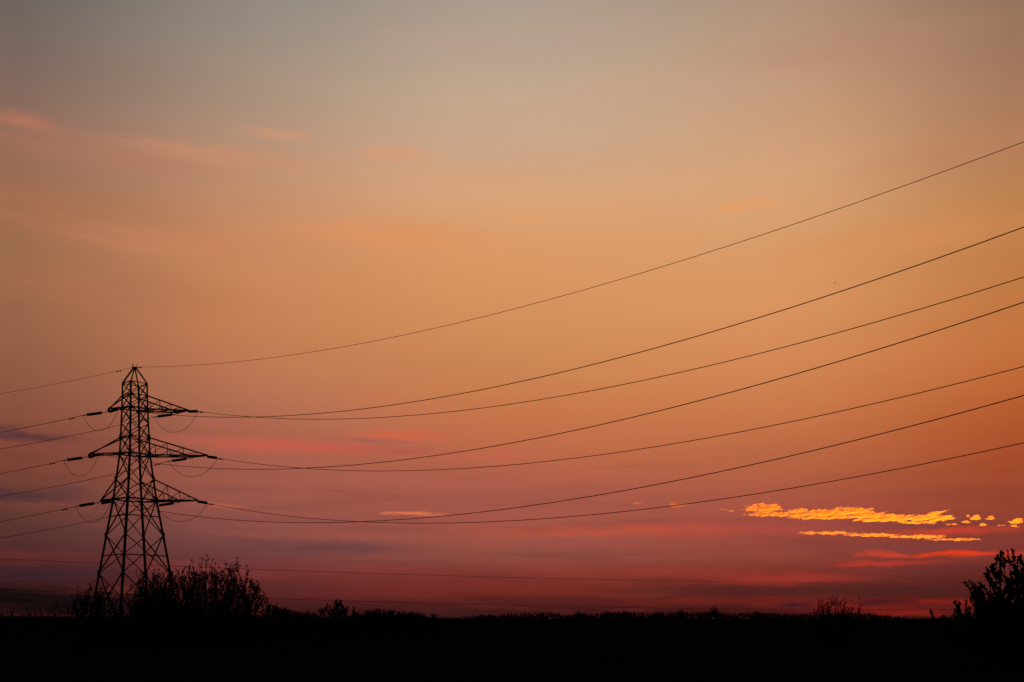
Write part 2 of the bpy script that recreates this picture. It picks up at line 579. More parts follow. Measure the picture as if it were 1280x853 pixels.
for h, w in ((19.67, 0.20), (26.5, 0.20), (29.07, 0.11), (33.4, 0.20), (35.37, 0.11), (37.2, 0.12)):
    m = MB()
    for k in range(4):
        m.angle(corner(k, h), corner((k + 1) % 4, h), w)
    m.bar(corner(0, h), corner(2, h), 0.09)
    m.build('horizontal_frame', M_STEEL, pyl)
pk = MB()
for k in range(4):
    c = corner(k, 37.2)
    pk.angle(c, APEX + (Vector((c.x, c.y, 0)) * 0.08), 0.20)
pk.bar(APEX + Vector((0, 0, -0.28)), APEX + Vector((0, 0, 0.10)), 0.42)
peak = pk.build('peak', M_STEEL, pyl)
for s in (-1, 1):
    h = MB()
    b = APEX + U * (0.33 * s)
    h.tube([APEX + Vector((0, 0, -0.1)), b, b + Vector((0, 0, 0.62))], [0.07, 0.07, 0.035], 6)
    h.build('earth_horn', M_STEEL, peak)

# tips, string and cable data: near tip, far tip (along the arm), half spread, curve to the right, curve to the left
ARM = {
    'A': (-3.73, -3.67, 0.9, (32.4734, -0.2178, 0.00153), (32.38326, -0.15836, 0.0013)),
    'B': (7.53, 6.5, 1.2, (33.12461, -0.21436, 0.00151), (33.1533, -0.18133, 0.0013)),
    'C': (-6.4, -6.37, 0.9, (25.69481, -0.21584, 0.00156), (25.39054, -0.16555, 0.0013)),
    'D': (10.39, 8.65, 1.2, (26.26394, -0.20333, 0.00147), (26.41655, -0.19543, 0.0013)),
    'F': (-4.72, -4.71, 0.9, (18.87992, -0.19924, 0.0015), (18.61036, -0.17375, 0.0013)),
    'G': (8.92, 6.74, 1.2, (19.28602, -0.19301, 0.00142), (19.33307, -0.2003, 0.0013)),
}
HLOW = {'A': 33.4, 'B': 33.4, 'C': 26.5, 'D': 26.5, 'F': 19.67, 'G': 19.67}
HUP = {'A': 35.37, 'B': 35.37, 'C': 29.07, 'D': 29.07, 'F': 22.8, 'G': 22.8}
HTIP = {'A': 32.9, 'B': 33.65, 'C': 25.95, 'D': 26.95, 'F': 19.3, 'G': 19.95}
TIER = {'A': 'top', 'B': 'top', 'C': 'middle', 'D': 'middle', 'F': 'bottom', 'G': 'bottom'}
SIDE = {k: ('long' if k in 'BDG' else 'short') for k in ARM}
D1 = Vector((math.cos(R(-40)), math.sin(R(-40)), 0))
D2 = Vector((math.cos(R(168)), math.sin(R(168)), 0))
S1, S2 = 2.9, 4.2
tips = {}
for key, (ln, lf, w, c1, c2) in ARM.items():
    near = U * ln - NV * w + Vector((0, 0, HTIP[key]))
    far = U * lf + NV * w + Vector((0, 0, HTIP[key]))
    tips[key] = (near, far)
    right = ln > 0
    kn, kf = (3, 0) if right else (2, 1)
    m = MB()
    lo_n, lo_f = corner(kn, HLOW[key]), corner(kf, HLOW[key])
    up_n, up_f = corner(kn, HUP[key]), corner(kf, HUP[key])
    for lo, up, tip in ((lo_n, up_n, near), (lo_f, up_f, far)):
        m.angle(lo, tip, 0.20)
        m.angle(up, tip + Vector((0, 0, 0.06)), 0.18)
    # plan bracing between the lower chords
    nseg = 3 if right else 2
    for i in range(nseg):
        a, b = i / nseg, (i + 1) / nseg
        m.angle(lo_n.lerp(near, a), lo_f.lerp(far, b), 0.07)
        m.angle(lo_f.lerp(far, a), lo_n.lerp(near, b), 0.09)
    arm = m.build('crossarm', M_STEEL, pyl)
    arm['label'] = f"{SIDE[key]} crossarm of the {TIER[key]} tier"
    e = MB()
    ext = U * (0.16 if right else -0.16)
    e.bar(near, far, 0.20, 0.22)
    e.build('end_beam', M_STEEL, arm)
    if right:                                     # web members between upper and lower chord
        for lo, up, tip in ((lo_n, up_n, near), (lo_f, up_f, far)):
            wb = MB()
            pts_l = [lo.lerp(tip, t) for t in (0.0, 0.30, 0.58, 0.80)]
            pts_u = [up.lerp(tip, t) for t in (0.0, 0.30, 0.58, 0.80)]
            for i in range(3):
                wb.angle(pts_l[i], pts_u[i + 1], 0.085)
                wb.angle(pts_l[i + 1], pts_u[i + 1], 0.085)
            wb.build('web_bracing', M_STEEL, arm)


# ------------------------------------------------------------------ insulator strings, cables, jumpers
def insulator_string(start, direction, slope, length, label, disc_r=0.25, l0=0.24, l1=0.85):
    d = Vector((direction.x, direction.y, slope)).normalized()
    root = empty('insulator_string', start, label, 'insulator', 'insulator strings on the pylon arms')
    L0, L1 = l0 * length, l1 * length
    lk = MB()
    lk.tube([Vector((0, 0, 0)), d * L0], 0.055, 6)
    lk.build('link', M_STEEL, root)
    ins = MB()
    pts, rad = [d * (L0 - 0.02)], [0.05]
    n = 13
    for i in range(n):
        a = L0 + (L1 - L0) * i / n
        s = (L1 - L0) / n
        for f, r in ((0.05, 0.13), (0.25, disc_r), (0.62, disc_r * 1.06), (0.75, 0.14)):
            pts.append(d * (a + s * f))
            rad.append(r)
    pts.append(d * (L1 + 0.02))
    rad.append(0.05)
    ins.tube(pts, rad, 10)
    ins.build('insulator_discs', M_GLASS, root)
    cl = MB()
    cl.tube([d * (L1 - 0.01), d * (L1 + 0.12), d * (length - 0.1), d * (length + 0.35)], [0.06, 0.085, 0.065, 0.035], 6)
    cl.build('end_clamp', M_STEEL, root)
    for q, (aa, sg) in enumerate(((L0, -1), (L1, 1))):
        h = MB()
        side = Vector((0, 0, 1))
        b = d * aa
        h.tube([b, b + side * 0.36 + d * (0.06 * sg), b + side * 0.46 - d * (0.20 * sg)], 0.018, 5)
        h.build('arcing_horn', M_STEEL, root)
    return d * length


CABLE_R = 0.037
ends = {}
for key, (ln, lf, w, c1, c2) in ARM.items():
    near, far = tips[key]
    for side, tip, D, sl, c in (('right', near, D1, S1, c1), ('left', far, D2, S2, c2)):
        p0 = T0 + tip + Vector((0, 0, -0.5 if (side == 'right' and key in 'ACF') else -0.16))
        zend = c[0]
        slope = (zend - p0.z) / sl
        hl = math.hypot(sl, zend - p0.z)
        lab = f"dark insulator string {'seen nearly end-on' if side == 'right' else 'pulled leftwards'}, on the {SIDE[key]} {TIER[key]} crossarm"
        insulator_string(p0, D, slope, hl, lab, *((0.21, 0.06, 0.84) if side == 'right' else (0.21, 0.26, 0.84)))
        e0 = Vector((p0.x, p0.y, 0)) + D * sl + Vector((0, 0, zend))
        ends[(key, side)] = e0
        pts = []
        for i in range(0, 76):
            t = 150.0 * i / 75
            pts.append(Vector((e0.x, e0.y, 0)) + D * t + Vector((0, 0, c[0] + c[1] * t + c[2] * t * t)))
        cb = MB()
        cb.tube(pts, CABLE_R, 6)
        lab = (f"dark power cable climbing to the right from the {SIDE[key]} {TIER[key]} crossarm" if side == 'right'
               else f"dark power cable sagging out to the left from the {SIDE[key]} {TIER[key]} crossarm")
        tag(cb.build('power_cable', M_WIRE, loc=pts[0], smooth=True), lab, 'power line', 'cables strung from the pylon')
        # vibration damper clipped under the cable
        tq = 0.75 if side == 'right' else 1.9
        q = Vector((e0.x, e0.y, 0)) + D * tq + Vector((0, 0, c[0] + c[1] * tq + c[2] * tq * tq))
        dv = Vector((D.x, D.y, c[1])).normalized()
        dm = MB()
        dn = Vector((0, 0, -0.13))
        dm.tube([q + dn - dv * 0.48, q + dn - dv * 0.44, q + dn - dv * 0.22, q + dn - dv * 0.18, q + dn + dv * 0.18, q + dn + dv * 0.22, q + dn + dv * 0.44, q + dn + dv * 0.48],
                [0.03, 0.085, 0.085, 0.03, 0.03, 0.085, 0.085, 0.03], 7)
        dm.bar(q + Vector((0, 0, 0.05)), q + dn * 1.05, 0.06)
        tag(dm.build('vibration_damper', M_STEEL, loc=q), f"small damper clipped on the cable {'right' if side == 'right' else 'left'} of the {SIDE[key]} {TIER[key]} crossarm",
            'cable damper', 'dampers on the cables')
    a, b = ends[(key, 'left')], ends[(key, 'right')]
    jm = MB()
    pts = []
    for i in range(25):
        t = i / 24
        p = a.lerp(b, t)
        p.z -= (2.75 if key not in 'DG' else 2.6) * (1 - abs(2 * t - 1) ** 2.3)
        pts.append(p)
    jm.tube(pts, 0.030, 6)
    tag(jm.build('jumper_cable', M_WIRE, loc=pts[0], smooth=True), f"slack jumper loop hanging below the {SIDE[key]} {TIER[key]} crossarm", 'jumper cable', 'jumper loops below the crossarms')
# earth wire on the very top
for side, D, c in (('right', D1, (39.66, -0.1640, 0.001095)), ('left', D2, (39.66, -0.1560, 0.0013))):
    pts = [T0 + D * (0.1 + 1.5 * i * 1.333) + Vector((0, 0, c[0] + c[1] * (2 * i) + c[2] * (2 * i) ** 2)) for i in range(76)]
    cb = MB()
    cb.tube(pts, 0.025, 6)
    tag(cb.build('earth_wire', M_WIRE, loc=pts[0], smooth=True), f"thin topmost wire running from the pylon's peak out to the {side}", 'power line', 'cables strung from the pylon')
    t = 2.6 if side == 'left' else 1.4
    q = T0 + D * (0.1 + t) + Vector((0, 0, c[0] + c[1] * t + c[2] * t * t))
    dv = Vector((D.x, D.y, c[1])).normalized()
    dm = MB()
    dn = Vector((0, 0, -0.11))
    dm.tube([q + dn - dv * 0.42, q + dn - dv * 0.38, q + dn - dv * 0.2, q + dn - dv * 0.16, q + dn + dv * 0.16, q + dn + dv * 0.2, q + dn + dv * 0.38, q + dn + dv * 0.42],
            [0.025, 0.075, 0.075, 0.025, 0.025, 0.075, 0.075, 0.025], 7)
    dm.bar(q + Vector((0, 0, 0.04)), q + dn * 1.05, 0.05)
    tag(dm.build('vibration_damper', M_STEEL, loc=q), f"small damper on the topmost wire just {side} of the pylon's peak", 'cable damper', 'dampers on the cables')

# low service wires crossing behind the bushes
P0, DD = Vector((-56.595, 110.0, 0)), Vector((0.87138795, 0.49059458, 0))
for c, lab in (((8.358935, -0.020472, 0.00014), 'upper of the thin low wires crossing the whole red sky above the treeline'),
               ((4.993385, -0.028084, 0.000119), 'lower thin wire skimming just above the treeline'),
               ((2.43, -0.0220, 0.000135), 'lowest faint wire almost hidden by the dark treeline')):
    pts = []
    for i in range(81):
        t = -30 + 230 * i / 80
        pts.append(P0 + DD * t + Vector((0, 0, c[0] + c[1] * t + c[2] * t * t)))
    cb = MB()
    cb.tube(pts, 0.022, 6)
    tag(cb.build('service_wire', M_WIRE, loc=pts[0], smooth=True), lab, 'power line', 'low wires near the horizon')


# ------------------------------------------------------------------ bushes and trees
def at(px, Y):
    return (px - 640) / 1244 * Y


def ztop(py, Y):
    return EYE + (774 - py) / 1244 * Y


def bez(a, b, c, t):
    return a * (1 - t) ** 2 + b * (2 * t * (1 - t)) + c * t * t


def shrub(name, label, cat, loc, W, H, n, seed, leaf=0.09, twigs=8, lv=9, group=None, tuft=7, twl=0.22, depth=0.7,
          shape=2.2, upright=1.0, rad=0.05, mat=None, bare=0.0, tipleaf=1.0, floor=0.25):
    """many-stemmed shrub: stems fan from the base to a domed outline, twigs rise from them, leaves sit along the twigs"""
    rr = random.Random(seed)
    root = empty(name, loc, label, cat, group)
    br, lf = MB(), MB()

    def leafy(p, d, size):
        d = (d + Vector((rr.gauss(0, .6), rr.gauss(0, .6), rr.gauss(0, .5)))).normalized()
        s = Vector((rr.gauss(0, 1), rr.gauss(0, 1), rr.gauss(0, 1)))
        s = s.cross(d)
        if s.length < 1e-4:
            return
        s = s.normalized() * size * rr.uniform(0.24, 0.36)
        ln = size * rr.uniform(0.7, 1.3)
        lf.quad(p, p + d * (ln * 0.5) + s, p + d * ln, p + d * (ln * 0.5) - s)

    for i in range(n):
        a = rr.random() * 2 * math.pi
        r = math.sqrt((i + rr.random()) / n)
        hz = max(floor, (1 - r ** shape * 0.88))
        tip = Vector((W * r * math.cos(a), W * depth * r * math.sin(a), H * hz * rr.uniform(0.80, 1.04)))
        base = Vector((tip.x * 0.32 + rr.gauss(0, .12), tip.y * 0.32 + rr.gauss(0, .12), -0.3))
        mid = Vector((tip.x * rr.uniform(0.7, 0.98), tip.y * 0.8, tip.z * rr.uniform(0.32, 0.5)))
        pts = [bez(base, mid, tip, t / 6) for t in range(7)]
        br.tube(pts, [rad * (1 - 0.80 * t / 6) * max(.5, hz) for t in range(7)], 4, cap=False)
        for j in range(twigs):
            t = rr.uniform(0.18, 1.0)
            p = bez(base, mid, tip, t)
            if p.z < H * 0.06:
                continue
            tan = (bez(base, mid, tip, min(1, t + .05)) - bez(base, mid, tip, t - .05)).normalized()
            side = Vector((rr.gauss(0, 1), rr.gauss(0, 1), 0)).normalized()
            d = (tan * 0.7 + side * 0.75 + Vector((0, 0, 0.75 * upright))).normalized()
            ln = H * twl * rr.uniform(0.4, 1.15) * (0.7 + 0.3 * hz)
            m1 = p + d * ln * 0.5
            e = m1 + (d + Vector((0, 0, 0.7 * upright))).normalized() * ln * 0.5
            br.tube([p, m1, e], [rad * 0.36, rad * 0.25, rad * 0.12], 3, cap=False)
            if rr.random() < bare:
                continue
            for q in range(lv):
                u = rr.uniform(0.1, 1.0)
                pp = p.lerp(m1, u * 2) if u < .5 else m1.lerp(e, u * 2 - 1)
                leafy(pp, d, leaf)
            for q in range(int(tuft * tipleaf)):
                leafy(e + Vector((rr.gauss(0, leaf * .35), rr.gauss(0, leaf * .35), rr.gauss(0, leaf * .45))), Vector((0, 0, 1)), leaf * 0.9)
        for q in range(tuft):
            leafy(tip + Vector((rr.gauss(0, leaf * .35), rr.gauss(0, leaf * .35), rr.gauss(0, leaf * .6))), Vector((0, 0, 1)), leaf)
    br.build('branches', M_BARK, root)
    if lf.f:
        lf.build('foliage', mat or M_LEAF, root)
    return root


GB = 'bushes around the pylon foot'
Y = 60.0
shrub('bush', 'largest leafy bush, domed, just right of the pylon legs', 'bush', (at(261, Y), Y, 0), 4.75, ztop(706, Y), 290, 11, leaf=0.105, twigs=12, lv=9, tuft=6, group=GB, twl=0.13, shape=2.7, rad=.035, floor=.2)
shrub('bush', 'mid-sized leafy bush directly in front of the pylon legs', 'bush', (at(180, Y), Y + 2, 0), 2.7, ztop(718, Y), 140, 12, leaf=0.105, twigs=11, lv=8, tuft=6, group=GB, twl=0.16, shape=2.8, rad=.032)
shrub('bush', 'low leafy bush at the left foot of the pylon', 'bush', (at(130, Y), Y - 1, 0), 2.1, ztop(740, Y), 90, 13, leaf=0.105, twigs=10, lv=8, tuft=6, group=GB, twl=0.19, shape=2.6, rad=.03)
shrub('bush', 'very low scrub left of the pylon against the darkest sky', 'bush', (at(62, 80), 80, 0), 3.0, ztop(756, 80), 22, 14, leaf=0.12, twigs=6, lv=4, tuft=4, group=GB, twl=0.3, shape=3)
shrub('bush', 'low scrub at the far left edge of the skyline', 'bush', (at(14, 90), 90, 0), 3.4, ztop(766, 90), 30, 15, leaf=0.14, twigs=7, lv=5, tuft=4, group=GB, twl=0.25, shape=4)
# bush with rounded leafy shoots
Y = 75.0
shrub('bush', 'small bush with rounded leafy shoots, right of the large bush', 'bush', (at(418, Y), Y, 0), 2.4, ztop(758, Y), 40, 21, leaf=0.15, twigs=8, lv=12, tuft=12, twl=0.2, shape=4, floor=.5)
# hedges
GH = 'hedge runs between the bush and the far treeline'


def hedge(label, px0, px1, Y, tops, seed, leaf=0.16, n=60, twl=0.16):
    rr = random.Random(seed)
    x0, x1 = at(px0, Y), at(px1, Y)
    root = empty('hedge', ((x0 + x1) / 2, Y, 0), label, 'hedge', GH)
    br, lf = MB(), MB()
    cx = (x0 + x1) / 2
    for i in range(n):
        f = (i + rr.random()) / n
        x = x0 + (x1 - x0) * f - cx
        H = float(np.interp(f, np.linspace(0, 1, len(tops)), [ztop(t, Y) for t in tops])) * rr.uniform(0.86, 1.04)
        y = rr.uniform(-1.2, 1.2)
        base = Vector((x, y, -0.3))
        tip = Vector((x + rr.gauss(0, .35), y + rr.gauss(0, .3), H))
        mid = (base + tip) * 0.5 + Vector((rr.gauss(0, .25), rr.gauss(0, .2), 0))
        br.tube([bez(base, mid, tip, t / 4) for t in range(5)], [0.05 * (1 - .8 * t / 4) for t in range(5)], 4, cap=False)
        for j in range(11):
            t = rr.uniform(0.15, 1)
            p = bez(base, mid, tip, t)
            d = Vector((rr.gauss(0, .6), rr.gauss(0, .6), rr.uniform(.3, 1.2))).normalized()
            e = p + d * H * twl * rr.uniform(.5, 1.3)
            e.z = min(e.z, H * 1.12)
            br.tube([p, e], [0.02, 0.007], 3, cap=False)
            for q in range(10):
                c = p.lerp(e, rr.random()) + Vector((rr.gauss(0, .1), rr.gauss(0, .1), rr.gauss(0, .1)))
                a = Vector((rr.gauss(0, 1), rr.gauss(0, 1), rr.gauss(0, 1))).normalized()
                b = a.orthogonal().normalized() * leaf * .3
                lf.quad(c, c + a * leaf * .5 + b, c + a * leaf, c + a * leaf * .5 - b)
    br.build('branches', M_BARK, root)
    lf.build('foliage', M_LEAF2, root)


hedge('short hedge run between the largest bush and the small rounded bush', 336, 392, 85.0, [760, 764, 766, 768], 31, n=70)
hedge('long hedge with wispy top right of the small rounded bush', 448, 546, 95.0, [766, 764, 767, 769, 771], 32, n=130)
shrub('sapling', 'thin wispy saplings on the right end of the long hedge', 'sapling', (at(528, 90), 90, 0), 0.9, ztop(763, 90), 9, 33, leaf=0.09, twigs=4, lv=1, tuft=1, twl=0.3, rad=.035)
shrub('sapling', 'faint low saplings in the gap before the far treeline', 'sapling', (at(556, 100), 100, 0), 1.0, ztop(768, 100), 9, 34, leaf=0.09, twigs=4, lv=1, tuft=1, twl=0.3, rad=.035)

# far treeline: one mass along the horizon
TL = [(-260, 768), (0, 769), (90, 770), (340, 770), (440, 769), (548, 771), (575, 771), (590, 768.5), (604, 767.5), (622, 769), (630, 766.5), (660, 765.5), (690, 765), (715, 767), (728, 765), (744, 766), (765, 764),
      (790, 763.5), (808, 766), (826, 765), (842, 763), (868, 764.5), (884, 762), (905, 763.5), (922, 766), (950, 763.5), (975, 766), (1000, 765), (1060, 764.5), (1095, 765.5), (1112, 767), (1122, 771), (1155, 771.5),
      (1175, 770), (1240, 768), (1540, 768)]
rr = random.Random(77)
wl = MB()
YW = 420.0
for i in range(30000):
    px = rr.uniform(-260, 1540)
    Yd = YW + rr.uniform(-14, 14)
    top = ztop(float(np.interp(px, [t[0] for t in TL], [t[1] for t in TL])) + 0.8 - 1.8 * noise.noise((px * 0.06, 0, 2)) - 1.3 * noise.noise((px * 0.19, 0, 7)) - 0.8 * noise.noise((px * 0.6, 0, 4)), Yd)
    if i % 2:
        s = rr.uniform(0.9, 1.7)
        z = (top - 1.0) * rr.random() - 0.3
    else:
        s = rr.uniform(0.3, 0.7)
        z = top * (1 - 0.5 * rr.random()) - 0.25
    c = Vector((at(px, YW), Yd, z))
    a = Vector((rr.gauss(0, 1), rr.gauss(0, 1), rr.gauss(0.5, 1))).normalized()
    b = a.orthogonal().normalized() * s * .4
    wl.quad(c, c + a * s * .5 + b, c + a * s, c + a * s * .5 - b)
tag(wl.build('woodland', M_LEAF2), 'dark far-off belt of trees along the whole horizon', 'woodland', kind='stuff')

# distinct trees standing up from that line
GT = 'far trees standing out of the horizon treeline'


def far_tree(px, py, hw, label, seed, Y=400.0):
    H = ztop(py, Y)
    W = hw / 1244 * Y
    rr = random.Random(seed)
    root = empty('tree', (at(px, Y), Y, 0), label, 'tree', GT)
    tr, cr = MB(), MB()
    tr.tube([(0, 0, -.3), (0.1, 0, H * .4), (0, 0, H * .8)], [.28, .2, .06], 6)
    for i in range(26):
        a = rr.random() * 2 * math.pi
        r = rr.random() ** .6
        e = Vector((W * r * math.cos(a), W * r * math.sin(a), H * (1 - .75 * r ** 2) * rr.uniform(.85, 1.05)))
        p = Vector((0.1, 0, H * rr.uniform(.2, .6)))
        tr.tube([p, p.lerp(e, .5) + Vector((0, 0, .2)), e], [.1, .06, .02], 4, cap=False)
        for q in range(26):
            c = p.lerp(e, rr.uniform(.3, 1)) + Vector((rr.gauss(0, .5), rr.gauss(0, .5), rr.gauss(0, .35)))
            s = rr.uniform(.25, .55)
            v = Vector((rr.gauss(0, 1), rr.gauss(0, 1), rr.gauss(.4, 1))).normalized()
            b = v.orthogonal().normalized() * s * .35
            cr.quad(c, c + v * s * .5 + b, c + v * s, c + v * s * .5 - b)
    tr.build('trunk', M_BARK, root)
    cr.build('crown', M_LEAF2, root)


for i, (px, py, hw, lab) in enumerate((
        (724, 764.5, 10, 'small round tree, leftmost bump on the middle of the treeline'),
        (757, 765, 9, 'low tree bump left of the wide-crowned far tree'),
        (780, 762, 16, 'wide-crowned far tree, a broad bump in the treeline'),
        (822, 763.5, 12, 'narrow far tree between the wide crown and the twin spiky trees'),
        (850, 760.5, 10, 'left of two close spiky far trees in the treeline'),
        (893, 757.5, 15, 'tallest spiky far tree standing above the treeline'),
        (946, 764, 14, 'flat-topped far tree left of the bare upright shrub'),
        (612, 768.5, 14, 'low far tree at the left start of the horizon treeline'))):
    far_tree(px, py, hw, lab, 50 + i)

# bare upright shrub against the red band
Y = 62.0
shrub('shrub', 'sparse upright shrub with thin vertical twigs against the red horizon', 'shrub', (at(1040, Y), Y, 0), 1.5, ztop(749, Y), 32, 61, leaf=0.11, twigs=7, lv=4, tuft=3, twl=0.28,
      upright=2.2, shape=3.2, rad=.045, floor=.55)
shrub('sapling', 'single thin leafy sprig just right of the sparse upright shrub', 'sapling', (at(1073, Y), Y, 0), 0.30, ztop(749, Y), 7, 62, leaf=0.13, twigs=5, lv=4, tuft=4, twl=0.22, upright=2.2, rad=.025, floor=.6)
shrub('shrub', 'low dark shrub between the upright twigs and the lone sprig', 'shrub', (at(1062, Y), Y + .5, 0), .75, ztop(755, Y), 16, 63, leaf=0.12, twigs=7, lv=6, tuft=3, twl=0.25, upright=1.6, rad=.03, floor=.5)

# tree entering on the right: long upswept shoots closely set with leaves
rr = random.Random(91)
Y = 34.0
root = empty('young_tree', (at(1307, Y), Y, 0), 'dense young tree with upswept leafy shoots at the right edge', 'tree')
br, lf = MB(), MB()
cx = at(1307, Y)


def shoot(p, d, ln, r0, leaf, per):
    pts = [Vector(p)]
    d = Vector(d).normalized()
    k = 5
    for i in range(k):
        d = (d + Vector((rr.gauss(0, .08), rr.gauss(0, .08), 0.24))).normalized()
        pts.append(pts[-1] + d * ln / k)
    br.tube(pts, [r0 * (1 - .85 * i / k) for i in range(k + 1)], 4, cap=False)
    for i in range(int(per * ln)):
        t = rr.uniform(.12, 1) * k
        j = min(int(t), k - 1)
        c = pts[j].lerp(pts[j + 1], t - j)
        dd = (pts[j + 1] - pts[j]).normalized()
        v = (dd * .9 + Vector((rr.gauss(0, .6), rr.gauss(0, .6), rr.gauss(0, .4)))).normalized()
        s = leaf * rr.uniform(.6, 1.25)
        b = v.cross(Vector((rr.gauss(0, 1), rr.gauss(0, 1), rr.gauss(0, 1)))).normalized() * s * .3
        lf.quad(c, c + v * s * .5 + b, c + v * s, c + v * s * .5 - b)
    return pts


for i in range(80):
    a = rr.random() * 2 * math.pi
    r = rr.random() ** .55
    # outline: 4.6 m tall in the middle, spreading about 3.3 m to the side near the ground
    out = Vector((2.9 * r * math.cos(a), 2.2 * r * math.sin(a), 0))
    hz = (0.38 + 4.15 * (1 - r) ** 0.62) * rr.uniform(.85, 1.08) + .25
    if i < 32:                                   # the leading shoots that give the crown its rising outline
        u = -1 + 2 * (i + .5) / 32
        out = Vector((3.3 * u + rr.gauss(0, .08), rr.gauss(0, .5), 0))
        hz = float(np.interp(abs(u), [0, .22, .38, .52, .68, .8, 1], [4.25, 4.0, 3.7, 3.0, 2.5, 1.9, 1.3])) * rr.uniform(.9, 1.02)
    base = Vector((out.x * .18, out.y * .18, rr.uniform(-.3, .5)))
    tip = out + Vector((0, 0, hz))
    mid = Vector((out.x * .85, out.y * .85, hz * .45))
    pts = [bez(base, mid, tip, t / 7) for t in range(8)]
    br.tube(pts, [.06 * (1 - .8 * t / 7) for t in range(8)], 5, cap=False)
    for j in range(13):
        t = rr.uniform(.25, 1)
        p = bez(base, mid, tip, t)
        sd = Vector((rr.gauss(0, 1) + .5 * (1 if out.x > 0 else -1), rr.gauss(0, 1), 0)).normalized()
        shoot(p, sd * .9 + Vector((0, 0, .45)), rr.uniform(.35, .95), .02, .105, 85)
    shoot(tip, (tip - mid), rr.uniform(.25, .5), .015, .105, 80)
br.build('branches', M_BARK, root)
lf.build('foliage', M_LEAF, root)

# ------------------------------------------------------------------ a bird far off
Yb = 190.0
b0 = Vector((at(1043.5, Yb), Yb, ztop(353.7, Yb)))
root = empty('bird', b0, 'tiny far bird gliding between the two highest wires', 'bird')
bb = MB()
bb.tube([(-.30, 0, 0), (-.2, 0, .01), (0, 0, .02), (.16, 0, .03), (.25, 0, .03)], [.02, .06, .085, .06, .015], 8)
bb.tri((-.28, -.06, 0), (-.28, .06, 0), (-.46, 0, 0.0))
for s in (-1, 1):
    i = len(bb.v)
    prof_w = [(0.0, .14, -.10, .02), (.25, .16, -.08, .09), (.5, .08, -.10, .07), (.66, -.05, -.10, .04)]
    for (d, f, b_, z) in prof_w:
        bb.v += [(f, s * d, z), (b_, s * d, z - .012)]
    for k in range(3):
        a = i + 2 * k
        bb.f.append((a, a + 2, a + 3, a + 1))
body = bb.build('body', M_BIRD, root)
root.rotation_euler = (0, 0, R(25))
root.scale = (0.62, 0.62, 0.62)

# ------------------------------------------------------------------ golden clouds, lit through from the sun below the horizon
YC = 12000.0
KC = YC / 1244
mc = bpy.data.materials.new('cloud_vapour')
mc.use_nodes = True
t = mc.node_tree
t.nodes.clear()
vs = t.nodes.new('ShaderNodeVolumeScatter')
vs.inputs['Color'].default_value = (0.98, 0.97, 0.96, 1)
vs.inputs['Density'].default_value = 0.0066
vs.inputs['Anisotropy'].default_value = 0.78
mo = t.nodes.new('ShaderNodeOutputMaterial')
va = t.nodes.new('ShaderNodeVolumeAbsorption')
va.inputs['Color'].default_value = (1.0, 0.80, 0.30, 1)  # sunset warmth put into the vapour: absorbs blue to deepen the orange
va.inputs['Density'].default_value = 0.006
ad = t.nodes.new('ShaderNodeAddShader')
t.links.new(vs.outputs[0], ad.inputs[0])
t.links.new(va.outputs[0], ad.inputs[1])
t.links.new(ad.outputs[0], mo.inputs['Volume'])


